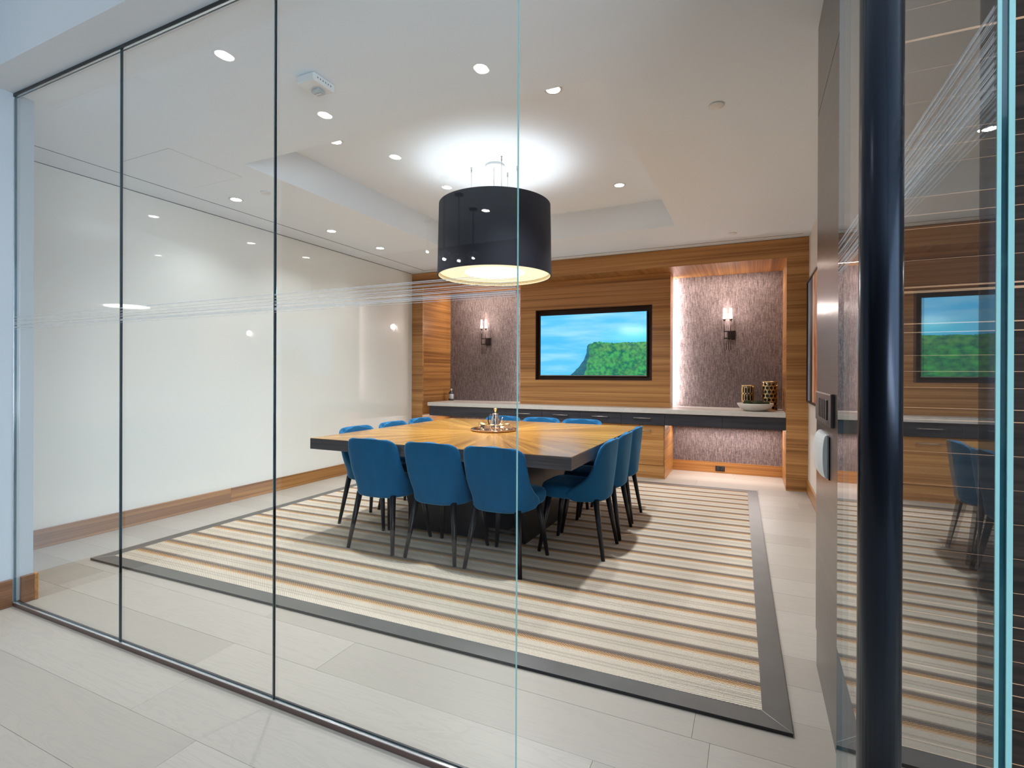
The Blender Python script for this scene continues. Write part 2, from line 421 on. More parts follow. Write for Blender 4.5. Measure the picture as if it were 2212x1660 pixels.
# media wall: wallpaper back, wood surround
wb = struct(box('wall_back', (XL-.15, YN, 0), (XR+.15, YN+.1, ZC), WP))
ZH = 2.643
box('header_panel', (XL, YW, ZH), (XR, YW+.03, ZC-.006), W_X, wb)
box('header_soffit', (XL, YW+.002, ZH-.001), (XR, YN, ZH+.02), W_Y, wb)
box('pilaster_left', (XL, YW, .0), (-4.592, YW+.03, ZH-.001), W_X, wb)
box('niche_side_left', (-4.66, YW+.03, 0), (-4.592, YN, ZH-.001), W_Y, wb)
for a, b in ((0, .148), (.152, ZH-.001)):
    box('pilaster_right', (.351, YW, a), (XR, YW+.03, b), W_X, wb, .0015)
box('niche_side_right', (.351, YW+.03, 0), (.42, YN, ZH-.001), W_Y, wb)
b2 = box('niche_baseboard', (-4.592, YN-.016, .001), (.351, YN, .142), W_BASEX, wb)
# central panel, projecting in front of the wallpaper, with the recess for the screen
YM = 6.95; MX0, MX1 = -3.099, -.966; RX0, RX1, RZ0, RZ1 = -2.857, -1.197, 1.230, 2.236
bm = bmesh.new()
for a, b in (((MX0, .878), (MX1, RZ0)), ((MX0, RZ1), (MX1, ZH-.002)), ((MX0, RZ0), (RX0, RZ1)), ((RX1, RZ0), (MX1, RZ1))):
    add_box(bm, (a[0], YM, a[1]), (b[0], YM+.25, b[1]))
add_box(bm, (RX0, YM+.13, RZ0), (RX1, YM+.25, RZ1))
bm_obj('screen_panel', bm, W_X, wb)
bm = bmesh.new()   # dark lining of the recess
e = .004
add_box(bm, (RX0, YM+.006, RZ0), (RX0+e, YM+.13, RZ1)); add_box(bm, (RX1-e, YM+.006, RZ0), (RX1, YM+.13, RZ1))
add_box(bm, (RX0+e, YM+.006, RZ1-e), (RX1-e, YM+.13, RZ1)); add_box(bm, (RX0+e, YM+.12, RZ0), (RX1-e, YM+.13, RZ1-e))
bm_obj('recess_lining', bm, mat('recess_dark_walnut', lin(70, 42, 26), .5), wb)
# LED strips behind the panel edges and under the counter
for i, xx in enumerate((MX0, MX1)):
    s = -1 if i == 0 else 1
    bm = bmesh.new(); add_box(bm, (min(xx-s*.03, xx-s*.012), YM+.252, .9), (max(xx-s*.03, xx-s*.012), YM+.258, ZH-.03))
    bm_obj('led_strip', bm, LED, wb)
    area_light('led_edge', (xx-s*.035, YN-.075, 1.76), (radians(90), 0, radians(-40*s)), .03, 8, (1, .94, .92), 1.7)

# outlet on niche baseboard
ot = thing('power_outlet', 'black power outlet on the wood baseboard under the counter', 'outlet', (-.382, YN-.016, .06))
box('plate', (-.058, -.006, -.034), (.058, 0, .034), BLACK, ot, .002)
for dx in (-.028, .028): box('socket', (dx-.018, -.008, -.02), (dx+.018, -.005, .02), mat('socket_dark', (.03, .03, .035), .3), ot, .001)

# ------------------------------------------------------------------ glass partition and door
def frost_lines(x0, x1, plane, axis, z0, z1, parent, n=12):
    rnd = random.Random(3); bm = bmesh.new()
    for i in range(n):
        a = z0+(z1-z0)*i/(n-1)
        sl = rnd.uniform(-.0016, .0016) if 0 < i < n-1 else 0
        hh = rnd.choice((.0007, .0010, .0014))
        za, zb = a+sl*x0, a+sl*x1
        P = [(x0, za-hh), (x1, zb-hh), (x1, zb+hh), (x0, za+hh)]
        vs = [bm.verts.new((q[0], plane, q[1]) if axis == 'X' else (plane, q[0], q[1])) for q in P]
        bm.faces.new(vs)
        if i < n-1 and rnd.random() < .12:
            P = [(x0, za+hh), (x1, zb+hh), (x1, zb+hh+.0014), (x0, za+hh+.0014)]
            bm.faces.new([bm.verts.new((q[0], plane, q[1]) if axis == 'X' else (plane, q[0], q[1])) for q in P])
    o = bm_obj('frosted_lines', bm, FROST, parent); o['kind'] = 'stuff'; return o
def glass_slab(name, a, b, parent=None, edge_axis=0, gm=None):
    bm = bmesh.new(); add_box(bm, a, b)
    for f in bm.faces:
        n = f.normal if f.normal.length else f.calc_center_median()
    bm.normal_update()
    for f in bm.faces:
        thin = 1 if edge_axis == 0 else 0
        f.material_index = 0 if abs(f.normal[thin]) > .5 else 1
    return bm_obj(name, bm, [gm or GLASS, GEDGE], parent)
GY0, GY1 = YG, YG+.012; GZ0, GZ1 = .018, ZC-.016
labs = ['frameless glass partition pane nearest the left wall, with frosted line band',
        'frameless glass partition pane between the other two, in front of the left chairs',
        'frameless glass partition pane beside the open doorway, in front of the drum pendant']
for i, (x0, x1) in enumerate(((XS+.004, -2.7325), (-2.7295, -1.7035), (-1.7005, -.655))):
    g = glass_slab('glass_partition', (x0, GY0, GZ0), (x1, GY1, GZ1)); tag(g, labs[i], 'glass panel', 'glass partition panes')
    frost_lines(x0+.003, x1-.003, GY0-.0008, 'X', 1.542, 1.612, g)
    if i == 2:
        box('edge_arris', (x1+.0001, GY0, GZ0), (x1+.0022, GY0+.0070, GZ1), GEDGE2, g)
    if i < 2:
        box('sealant', (x1, GY0+.001, GZ0), (x1+.003, GY1-.001, GZ1), mat('sealant', lin(60, 95, 100), .25), g)
sill = thing('floor_channel', 'slim bronze floor channel holding the glass panes', 'channel', (0, 0, 0))
box('channel_base', (XS+.02, GY0-.009, .0008), (-.655, GY0-.001, .022), SILL, sill, .001)
box('channel_cap', (XS+.02, GY0-.0085, .0221), (-.655, GY0-.002, .0245), SILLTOP, sill)
box('channel_back', (XS+.02, GY1+.001, .0008), (-.655, GY1+.008, .022), BLACK, sill)
hd = thing('head_channel', 'thin black channel along the ceiling holding the glass panes', 'channel', (0, 0, 0))
box('channel_front', (XS, GY0-.004, ZC-.018), (-.655, GY0-.0005, ZC-.0015), BLACK, hd)
box('channel_top', (XS, GY0-.0005, ZC-.0155), (-.655, GY1+.0005, ZC-.0015), BLACK, hd)
box('channel_rear', (XS, GY1+.0005, ZC-.018), (-.655, GY1+.004, ZC-.0005), BLACK, hd)
jb = box('wall_channel', (XS, GY0-.003, .153), (XS+.0035, GY1+.002, ZC-.02), SILLTOP); tag(jb, 'slim vertical metal channel where the glass meets the blue-white wall', 'channel')

DX = .1977
door = thing('glass_door', 'frameless glass door standing open beside the dark walnut pier', 'door', (0, 0, 0))
leaf_ = glass_slab('door_leaf', (DX, .603, .012), (DX+.0122, 1.538, ZC-.03), door, 1, GLASSD)
frost_lines(.606, 1.535, DX-.0008, 'Y', 1.556, 1.634, leaf_)
# polished arris strips on the near free edge
for a, b in ((DX, DX+.0030), (DX+.0080, DX+.0122)):
    box('edge_arris', (a, .6012, .012), (b, .6029, ZC-.03), GEDGE2, leaf_)
tube('pull_bar', [(.140, .752, .45), (.140, .752, 2.25)], .0225, GUN, door, 32)
for z in (.62, 2.08):
    tube('standoff', [(.15, .752, z), (DX-.001, .752, z)], .011, GUN, door, 16)
box('pivot_shoe', (DX-.004, 1.44, .0012), (DX+.0162, 1.538, .0115), NICKEL, door)

# ------------------------------------------------------------------ rug
RC, RA, RB, RT = (-2.058, 4.205), 2.155, 2.1408, .0198
rug = thing('area_rug', 'large striped cream and brown wool rug with a dark leather border, under the table', 'rug', (RC[0], RC[1], 0), RT)
BW = .097; RZ = .014
box('field', (-RA+BW, -RB+BW, .001), (RA-BW, RB-BW, RZ+.001), RUG, rug)
def border(c4):
    bm = bmesh.new(); lo = [bm.verts.new((x, y, .001)) for x, y in c4]; hi = [bm.verts.new((x, y, RZ)) for x, y in c4]
    bm.faces.new(hi)
    for i in range(4):
        f = bm.faces.new((lo[i], lo[(i+1) % 4], hi[(i+1) % 4], hi[i])); f.material_index = 1 if i == 0 else 0
    bm.faces.new(lo[::-1])
    bm_obj('border', bm, [BORDER, BORDERSIDE], rug)
a, b, c, d = RA, RB, RA-BW, RB-BW; q = .0008
border([(-a, -b), (a, -b), (c-q, -d), (-c+q, -d)]); border([(a, -b), (a, b), (c, d-q), (c, -d+q)])
border([(a, b), (-a, b), (-c+q, d), (c-q, d)]); border([(-a, b), (-a, -b), (-c, -d+q), (-c, d-q)])
STM = mat('stitching', lin(190, 186, 178), .7)
for sx in (-1, 1):
    for sy in (-1, 1): tube('mitre_seam', [(sx*a, sy*b, RZ+.0002), (sx*c, sy*d, RZ+.0002)], .0012, STM, rug, 5)

# ------------------------------------------------------------------ table
TCX, TCY, TW, TD = -2.065, 4.05, 1.07, 1.05
tb = thing('conference_table', 'big square conference table with sunburst wood top and thick charcoal edge', 'table', (TCX, TCY, RZ+.0018))
zt = .80-RZ-.0018
bm = bmesh.new(); add_box(bm, (-TW+.001, -TD+.001, zt-.003), (TW-.001, TD-.001, zt)); bm_obj('tabletop', bm, TAB, tb)
bm = bmesh.new(); add_box(bm, (-TW, -TD, zt-.084), (TW, TD, zt-.0031), .0008); bm_obj('edge_band', bm, TEDGE, tb)
h_ = zt-.085
for a, b in (((-.545, -.49, 0), (.185, -.43, h_)), ((.455, -.463, 0), (.515, .49, h_)), ((-.545, -.429, 0), (-.485, .49, h_)), ((-.19, .43, 0), (.454, .49, h_)), ((-.3, -.2, 0), (.25, .25, h_))):
    box('base_panel', a, b, BASEM, tb, .003)

# ------------------------------------------------------------------ chairs
def interp(tab, z):
    for (a, va), (b, vb) in zip(tab, tab[1:]):
        if a <= z <= b: return va+(vb-va)*(z-a)/(b-a)
    return tab[-1][1]
def make_chair():
    r = thing('dining_chair', 'x', 'chair')
    zs = [.385, .392, .406, .43, .46, .50, .55, .60, .66, .71, .75, .775, .796, .810, .818, .821]
    Wt = [(.385, .195), (.392, .214), (.406, .225), (.43, .230), (.46, .231), (.55, .234), (.66, .233), (.74, .231), (.770, .227), (.796, .212), (.810, .190), (.818, .163), (.821, .125)]
    Dt = [(.385, .20), (.406, .26), (.43, .29), (.46, .275), (.50, .20), (.55, .14), (.60, .105), (.66, .085), (.71, .07), (.775, .055), (.821, .03)]
    N = 18; bm = bmesh.new(); G = []
    for z in zs:
        wd, dp = interp(Wt, z), interp(Dt, z)
        yc = -.240-.030*(z-.40)/.42 + (.03*((.406-z)/.021) if z < .406 else 0)
        row = []
        for i in range(N+1):
            tt = -1+2*i/N; a = tt*pi/2
            x = wd*(abs(sin(a))**.78)*(1 if tt >= 0 else -1); y = yc+dp*(1-cos(a))**1.15
            row.append(bm.verts.new((x, y, z)))
        G.append(row)
    for A, B in zip(G, G[1:]):
        for i in range(N): bm.faces.new((A[i], A[i+1], B[i+1], B[i]))
    bk = bm_obj('backrest', bm, VEL, r, True)
    so = bk.modifiers.new('thick', 'SOLIDIFY'); so.thickness = .042; so.offset = -1
    su = bk.modifiers.new('soft', 'SUBSURF'); su.levels = su.render_levels = 1
    # seat cushion
    bm = bmesh.new(); prof = [(.400, .86), (.407, .95), (.432, 1.0), (.462, 1.0), (.482, .965), (.492, .88), (.496, .5)]
    rings_ = []; n = 36
    for z, s in prof:
        ring = []
        for i in range(n):
            a = 2*pi*i/n; ca, sa = cos(a), sin(a)
            ex = .5
            x = .222*s*math.copysign(abs(ca)**ex, ca); y = .222*s*math.copysign(abs(sa)**ex, sa)
            x *= 1+.03*(y/.22)
            ring.append(bm.verts.new((x*(.94 if y < 0 else 1), y+.028, z-(.012*(y/.22) if z > .45 else 0)*-1*.5)))
        rings_.append(ring)
    for A, B in zip(rings_, rings_[1:]):
        for i in range(n): bm.faces.new((A[i], A[(i+1) % n], B[(i+1) % n], B[i]))
    bm.faces.new(rings_[0][::-1]); bm.faces.new(rings_[-1])
    bm_obj('seat', bm, VEL, r, True)
    for sx in (-1, 1):
        for sy in (-1, 1):
            lg = tube('leg', [(sx*.202, sy*.238, 0), (sx*.152, sy*(.18 if sy > 0 else .170), .408)], .0135, LEG, r, 14, .0225)
            for v_ in lg.data.vertices: v_.co.z = max(v_.co.z, .0004)
    return r
ch = make_chair(); zf = RZ+.0018
# facing +y at rz = 0
places = []
nn_ = ['left', 'middle', 'right']
def chair(x, y, rz, label, group, first=[True]):
    if first[0]:
        first[0] = False; ch.location = (x, y, zf); ch.rotation_euler = (0, 0, rz); ch['label'] = label; ch['group'] = group
    else: dup(ch, (x, y, zf), rz, label, group)
grp = 'blue velvet chairs around the conference table'
near = [(-2.505, 3.195, 'blue velvet chair with its back to the glass, leftmost of the front three'),
        (-2.000, 3.205, 'blue velvet chair with its back to the glass, middle of the front three'),
        (-1.520, 3.205, 'blue velvet chair with its back to the glass, nearest the open doorway')]
for x, y, l in near: chair(x, y, 0, l, grp)
for (x, y, l) in [(-1.165, 3.70, 'blue velvet chair on the right side of the table, nearest the camera'),
                  (-1.165, 4.19, 'blue velvet chair on the right side of the table, middle one'),
                  (-1.175, 4.69, 'blue velvet chair on the right side of the table, farthest, by the drawers')]:
    chair(x, y, pi/2, l, grp)
for (x, y, l) in [(-2.975, 3.60, 'blue velvet chair on the white wall side of the table, nearest the glass'),
                  (-2.975, 4.12, 'blue velvet chair on the white wall side of the table, middle one'),
                  (-2.985, 4.60, 'blue velvet chair on the white wall side of the table, farthest from the glass')]:
    chair(x, y, -pi/2, l, grp)
for (x, y, l) in [(-2.55, 5.02, 'blue velvet chair across the table, half hidden behind the metal coffee pot'),
                  (-2.085, 5.02, 'blue velvet chair across the table below the screen, middle one'),
                  (-1.625, 5.02, 'blue velvet chair across the table below the screen, rightmost one')]:
    chair(x, y, pi, l, grp)

# ------------------------------------------------------------------ tray with coffee pot and cups
ty = (-2.10, 4.135, .8008)
tr = lathe('serving_tray', [(0, 0), (.190, 0), (.203, .004), (.208, .018), (.204, .018), (.198, .007), (.188, .004), (0, .004)], COPPER, None, 64, ty)
tag(tr, 'round copper serving tray in the middle of the conference table', 'tray')
pot = thing('coffee_pot', 'polished metal coffee pot with gold knob and black handle on the copper tray', 'pot', (ty[0]+.005, ty[1]+.02, ty[2]+.0045))
POTM = mat('rose_chrome', (.75, .62, .56), .1, 1)
lathe('body', [(0, 0), (.050, 0), (.052, .006), (.046, .05), (.036, .10), (.029, .132), (.030, .136), (.026, .146), (.012, .152), (0, .152)], POTM, pot, 40)
lathe('knob', [(.004, .150), (.006, .158), (.016, .186), (.017, .190), (.010, .194), (0, .195)], GOLD, pot, 20)
tube('handle', [(-.028, -.005, .128), (-.05, -.009, .136), (-.066, -.012, .118), (-.066, -.012, .075), (-.058, -.01, .045), (-.044, -.007, .028)], .0055, BLACK, pot, 10)
tube('spout', [(.04, .008, .05), (.058, .012, .085), (.066, .014, .115)], .008, POTM, pot, 10, .004)
cp0 = None
cupl = ['small gold rimmed glass cup on the copper tray, leftmost of them', 'small gold rimmed glass cup on the copper tray, just left of the coffee pot',
        'small gold rimmed glass cup on the copper tray, in front of the coffee pot', 'small gold rimmed glass cup on the copper tray, just right of the coffee pot',
        'small gold rimmed glass cup on the copper tray, rearmost on the right']
for i, (dx, dy) in enumerate(((-.115, -.01), (-.065, -.075), (.035, -.105), (.095, -.05), (.11, .04))):
    if cp0 is None:
        cp0 = thing('glass_cup', cupl[i], 'cup', (ty[0]+dx, ty[1]+dy, ty[2]+.0045), 0, 'cups on the copper tray')
        lathe('bowl', [(0, .003), (.019, .003), (.026, .024), (.029, .056), (.027, .056), (.024, .025), (.018, .006), (0, .006)], CLEAR, cp0, 24)
        lathe('rim', [(.0296, .051), (.0296, .0568), (.0265, .0568), (.0265, .051)], GOLD, cp0, 24)
        lathe('foot', [(0, 0), (.018, 0), (.017, .003), (0, .0031)], GOLD, cp0, 24)
        tube('handle', [(-.027, 0, .046), (-.042, 0, .042), (-.043, 0, .024), (-.025, 0, .018)], .0026, GOLD, cp0, 8)
    else: dup(cp0, (ty[0]+dx, ty[1]+dy, ty[2]+.0045), i*.9, cupl[i])

# ------------------------------------------------------------------ counter, apron with drawers, cabinet
KX0, KX1 = -4.502, .351
ct = tag(box('countertop', (KX0, YW+.002, .824), (KX1-.001, YN-.001, .877), STONE, None, .003), 'long pale stone countertop running below the screen', 'countertop')
# keep countertop clear of the side linings
ap = thing('drawer_apron', 'long charcoal drawer unit hung beneath the pale countertop', 'drawer unit', (0, 0, 0))
box('carcass', (KX0+.02, YW+.045, .676), (KX1-.003, YN-.06, .8235), CHAR, ap)
dxs = [KX0+.02, -3.176, -2.628, -2.080, -1.532, -.985, -.32, KX1-.003]
for i in range(len(dxs)-1):
    x0, x1 = dxs[i]+.0012, dxs[i+1]-.0012
    f = box('drawer' if 1 <= i <= 4 else 'fascia_panel', (x0, YW+.024, .676), (x1, YW+.044, .8225), CHAR, ap, .001)
    if 1 <= i <= 4:
        cx_ = (x0+x1)/2
        hb = bmesh.new(); tube_bm(hb, [(cx_-.108, YW-.004, .760), (cx_+.108, YW-.004, .760)], .0045, 8)
        for s in (-1, 1): tube_bm(hb, [(cx_+s*.098, YW-.004, .760), (cx_+s*.098, YW+.0235, .760)], .006, 8)
        bm_obj('handle', hb, NICKEL, f)
cb = thing('base_cabinet', 'honey walnut drawer cabinet on the floor beneath the counter', 'cabinet', (0, 0, 0))
CX0, CX1, CF = -3.176, -.985, YW+.045
box('carcass', (CX0, CF+.02, .0), (CX1-.012, YN-.02, .675), W_X, cb)
box('plinth', (CX0, CF+.006, .0), (CX1-.006, CF+.019, .166), W_X, cb)
sd = box('end_panel', (CX1-.0115, CF+.004, .0), (CX1, YN-.02, .675), W_Y, cb)
for zz in (.635, .565):
    bm = bmesh.new()
    P = [(.14, -.03), (.17, -.03), (.50, .028), (.47, .028)]
    for off in (0,):
        lo = [bm.verts.new((CX1-.001, CF+u, zz+v_)) for u, v_ in ((.12, -.032), (.22, -.020), (.50, .030), (.40, .022))]
        hi = [bm.verts.new((CX1+.0012, CF+u, zz+v_)) for u, v_ in ((.12, -.032), (.22, -.020), (.50, .030), (.40, .022))]
        bm.faces.new(hi)
        for j in range(4): bm.faces.new((lo[j], lo[(j+1) % 4], hi[(j+1) % 4], hi[j]))
    bm_obj('vent_slot', bm, mat('vent_dark', (.02, .01, .008), .8), sd)
for i in range(4):
    x0, x1 = CX0+i*.5477+.0015, CX0+(i+1)*.5477-.0015
    if i == 3: x1 = CX1-.014
    f = box('drawer', (x0, CF+.0, .170), (x1, CF+.019, .672), W_X, cb, .0015); cx_ = CX0+(i+.5)*.5477
    hb = bmesh.new(); tube_bm(hb, [(cx_-.108, CF-.028, .606), (cx_+.108, CF-.028, .606)], .0045, 8)
    for s in (-1, 1): tube_bm(hb, [(cx_+s*.098, CF-.028, .606), (cx_+s*.098, CF-.0005, .606)], .006, 8)
    bm_obj('handle', hb, NICKEL, f)
# light strips under the counter that wash the open knee spaces
for x0, x1 in ((-4.40, -3.25), (-.90, .28)):
    area_light('under_counter_light', ((x0+x1)/2, YN-.22, .668), (radians(-18), 0, 0), x1-x0, 8.5, (1, .88, .84), .03)
# warm lights in niche soffits
for x in (-3.9, -.30):
    area_light('niche_light', (x, 7.16, ZH-.01), (radians(8), 0, 0), 1.0, 4.5, (1, .86, .76), .04)

# ------------------------------------------------------------------ screen
TVX0, TVX1, TVZ0, TVZ1, TVY = -2.793, -1.278, 1.300, 2.156, YM+.045
tv = thing('television', 'flat television in the wood recess showing a green headland under blue sky', 'television', ((TVX0+TVX1)/2, TVY, (TVZ0+TVZ1)/2))
hw, hh = (TVX1-TVX0)/2, (TVZ1-TVZ0)/2
box('housing', (-hw-.014, .002, -hh-.016), (hw+.014, .045, hh+.014), BLACK, tv, .002)
box('bottom_trim', (-hw-.006, -.004, -hh-.009), (hw+.006, .0015, -hh-.003), NICKEL, tv)
box('wall_bracket', (-.2, .046, -.2), (.2, .07, .2), BLACK, tv)
ridge = [(0, -.2), (.28, -.02), (.33, .04), (.385, .14), (.43, .25), (.455, .36), (.460, .47), (.475, .505), (.50, .515), (.53, .54), (.58, .54), (.62, .53), (.72, .515), (.8, .525), (.9, .52), (1.0, .53)]
def sky_col(u, v):
    n = noise.fractal(Vector((u*2.2+1, v*9, 3.3)), 1, 2, 4)*.5+.5
    a = Vector(lin(92, 200, 255)); b = Vector(lin(150, 222, 255)); c_ = Vector(lin(60, 185, 250)); d_ = Vector(lin(80, 232, 255))
    c = a.lerp(b, max(0, min(1, (n-.35)*1.8)))
    c = c.lerp(c_, .55*math.exp(-((v-.55)/.06)**2)*max(0, 1-u*1.6))
    return c.lerp(d_, .8*math.exp(-((v-.62)/.12)**2)*max(0, (u-.55)/.45))
def hill_col(u, v, top):
    n = noise.fractal(Vector((u*34, v*22, 1.7)), .8, 2, 5)*.5+.5
    m_ = noise.fractal(Vector((u*9, v*7, 8.1)), 1, 2, 3)*.5+.5
    c = Vector(lin(22, 104, 92)).lerp(Vector(lin(72, 176, 96)), max(0, min(1, (n-.25)*1.9)))
    c = c.lerp(Vector(lin(110, 168, 92)), .5*max(0, min(1, m_-.3)))
    dpt = top-v
    if .03 < dpt < .13 and u > .55: c = c.lerp(Vector(lin(140, 150, 90)), .5*max(0, n-.3))
    if u < .5 and dpt < .25: c = c.lerp(Vector(lin(20, 80, 130)), .75*max(0, min(1, (.5-u)/.035)))
    return c
def painted(name, NX, NZ, fn, place, mat_, parent):
    verts, cols, faces = [], [], []
    for j in range(NZ+1):
        for i in range(NX+1):
            u, v = i/NX, j/NZ; verts.append(place(u, v)); cols.append(fn(u, v))
    for j in range(NZ):
        for i in range(NX):
            a = j*(NX+1)+i; faces.append((a, a+1, a+NX+2, a+NX+1))
    me = bpy.data.meshes.new(name); me.from_pydata(verts, [], faces)
    at = me.color_attributes.new('picture', 'FLOAT_COLOR', 'POINT')
    fl = []
    for c in cols: fl += [c[0], c[1], c[2], 1]
    at.data.foreach_set('color', fl)
    return new_obj(name, me, mat_, parent)
SCR = bpy.data.materials.new('screen_picture'); SCR.use_nodes = True; t = NT(SCR)
ca = t.n('VertexColor'); ca.layer_name = 'picture'; t.l(ca.outputs[0], t.b.inputs['Emission Color'])
t.b.inputs['Emission Strength'].default_value = .60; t.b.inputs['Base Color'].default_value = (.01, .01, .01, 1); t.b.inputs['Roughness'].default_value = .15
def tvfn(u, v):
    top = interp(ridge, u)+.012*noise.noise(Vector((u*60, 0, 0)))
    return hill_col(u, v, top) if v < top else sky_col(u, v)
painted('screen', 240, 136, tvfn, lambda u, v: (-hw+2*hw*u, 0, -hh+2*hh*v), SCR, tv)

# ------------------------------------------------------------------ sconces
def make_sconce(x, label):
    s = thing('wall_sconce', label, 'wall lamp', (x, YN, 0), 0, 'twin candle wall lamps in the niches')
    yo = -.085
    box('backplate', (-.005, -.02, 1.775), (.095, -.0005, 1.895), BRONZE, s, .003)
    bm = bmesh.new()
    for z_ in (1.785, 1.873):
        bm = bmesh.new(); pts = [(-.045, yo-.006), (.062, yo-.006), (.062, -.02), (.05, -.02), (.05, yo+.006), (-.045, yo+.006)]
        lo = [bm.verts.new((p[0], p[1], z_)) for p in pts]; hi = [bm.verts.new((p[0], p[1], z_+.014)) for p in pts]
        bm.faces.new(lo[::-1]); bm.faces.new(hi)
        for j in range(6): bm.faces.new((lo[j], lo[(j+1) % 6], hi[(j+1) % 6], hi[j]))
        bm_obj('bracket', bm, BRONZE, s)
    for q in (-.039, .039):
        bm = bmesh.new(); inner = q*.35
        tube_bm(bm, [(q, yo, 2.03), (q, yo, 1.80)], .0055, 10)
        tube_bm(bm, [(q, yo, 1.80), (q, yo, 1.645), ((q+inner)/2, yo, 1.630), (inner, yo, 1.645), (inner, yo, 1.80)], .0045, 8)
        bm_obj('rod', bm, BRONZE, s)
        c_ = lathe('cup', [(.005, 2.02), (.017, 2.032), (.019, 2.045), (0, 2.046)], BRONZE, s, 20, (q, yo, 0))
        g_ = lathe('candle_shade', [(0, 2.047), (.020, 2.047), (.021, 2.06), (.0145, 2.12), (.0145, 2.185), (.012, 2.187), (0, 2.187)], CANDLE, s, 20, (q, yo, 0))
    l = bpy.data.lights.new('sconce_light', 'POINT'); l.energy = 3.4; l.color = (1, .84, .77); l.shadow_soft_size = .045
    o = bpy.data.objects.new('sconce_light', l); C.objects.link(o); o.location = (x, YN-.15, 2.13)
    l2 = o
make_sconce(-.295, 'bronze twin candle wall lamp in the right niche, above the gold vases')
make_sconce(-3.917, 'bronze twin candle wall lamp in the left niche, above the dark bottle')

# ------------------------------------------------------------------ things on the counter
def perforated(name, R, H, cols, rws, holes, mt, parent, z0=0):
    """cylinder sheet with real holes"""
    bm = bmesh.new(); cw = 2*pi*R/cols; chh = H/rws
    def put(s, z): a = s/R; return bm.verts.new((R*cos(a), R*sin(a), z0+z))
    for j in range(rws):
        for i in range(cols):
            s0 = (i+(.5 if (j % 2 and holes == 'round') else 0))*cw; zc_ = (j+.5)*chh; sc_ = s0+cw/2
            n = 16; ro = []; ri = []
            for k in range(n):
                a = 2*pi*(k+.5)/n; ca_, sa_ = cos(a), sin(a)
                m_ = max(abs(ca_)/(cw/2), abs(sa_)/(chh/2)); ro.append(put(sc_+ca_/m_, zc_+sa_/m_))
                if holes == 'round':
                    rr = min(cw, chh)*.40; ri.append(put(sc_+rr*ca_, zc_+rr*sa_))
                else:
                    m2 = max(abs(ca_)/(cw*.34), abs(sa_)/(chh*.42)); ri.append(put(sc_+ca_/m2, zc_+sa_/m2))
            for k in range(n):
                l_ = (k+1) % n; bm.faces.new((ro[k], ro[l_], ri[l_], ri[k]))
    bmesh.ops.remove_doubles(bm, verts=bm.verts, dist=.0003)
    bmesh.ops.recalc_face_normals(bm, faces=bm.faces)
    o = bm_obj(name, bm, mt, parent); so = o.modifiers.new('t', 'SOLIDIFY'); so.thickness = .004; so.offset = -1
    return o
DKG = mat('smoked_glass_insert', (.012, .01, .01), .12)
v1 = thing('candle_vase', 'tall gold vase pierced with round holes at the right end of the counter', 'vase', (.197, 7.15, .8775), .2, 'pierced gold vases')
perforated('pierced_shell', .089, .34, 12, 7, 'round', GOLD, v1, .006)
lathe('insert', [(0, .004), (.078, .004), (.078, .335), (.074, .335), (.074, .008), (0, .008)], DKG, v1, 40)
lathe('rim', [(.083, .344), (.092, .344), (.092, .352), (.083, .352), (.083, .344)], GOLD, v1, 40)
lathe('foot', [(0, 0), (.091, 0), (.091, .006), (0, .006)], GOLD, v1, 40)
v2 = thing('candle_vase', 'shorter gold vase pierced with upright slots, behind the moss bowl', 'vase', (-.045, 7.17, .8775), .1, 'pierced gold vases')
perforated('pierced_shell', .080, .29, 14, 3, 'slot', GOLD, v2, .006)
lathe('insert', [(0, .004), (.068, .004), (.068, .285), (.064, .285), (.064, .008), (0, .008)], DKG, v2, 40)
lathe('rim', [(.074, .295), (.083, .295), (.083, .303), (.074, .303), (.074, .295)], GOLD, v2, 40)
lathe('foot', [(0, 0), (.082, 0), (.082, .006), (0, .006)], GOLD, v2, 40)
bwl = lathe('bowl', [(0, 0), (.10, 0), (.125, .006), (.170, .035), (.196, .072), (.202, .092), (.196, .093), (.188, .076), (.160, .043), (.115, .016), (0, .012)], CERAM, None, 56, (.035, 6.86, .8775))
tag(bwl, 'shallow white ceramic bowl in front of the gold vases', 'bowl')
mrand = random.Random(5)
for i, (dx, dy, rr, l) in enumerate(((-.080, -.02, .055, 'dark green moss ball in the white bowl, leftmost'), (.038, -.052, .058, 'dark green moss ball in the white bowl, front middle'),
                                     (.118, .03, .044, 'dark green moss ball in the white bowl, rightmost'), (.01, .070, .052, 'dark green moss ball in the white bowl, rearmost'))):
    bm = bmesh.new(); bmesh.ops.create_icosphere(bm, subdivisions=4, radius=rr)
    for v_ in bm.verts: v_.co *= 1+.10*noise.noise(v_.co*60+Vector((i*9, 0, 0)))+.06*noise.noise(v_.co*160)
    hb_ = .016+rr+.002 if math.hypot(dx, dy) < .1 else .028+rr
    tag(bm_obj('moss_ball', bm, MOSS, None, False, (.035+dx, 6.86+dy, .8775+hb_)), l, 'moss ball', 'moss balls in the white bowl')
bo = thing('bottle', 'small dark glass bottle with silver cap at the left end of the counter', 'bottle', (-4.505, 7.24, .8775))
bo.location.x = -4.46
lathe('body', [(0, 0), (.042, 0), (.045, .01), (.045, .12), (.030, .15), (.018, .158), (0, .158)], mat('dark_glass', (.02, .025, .035), .05, Coat_Weight=1.0), bo, 32)
lathe('cap', [(.020, .158), (.022, .162), (.022, .19), (.012, .197), (0, .197)], NICKEL, bo, 24)
lab = lathe('sleeve', [(.0458, .03), (.0462, .032), (.0462, .105), (.0458, .107)], mat('silver_label', (.55, .57, .62), .3, .6), bo, 32)

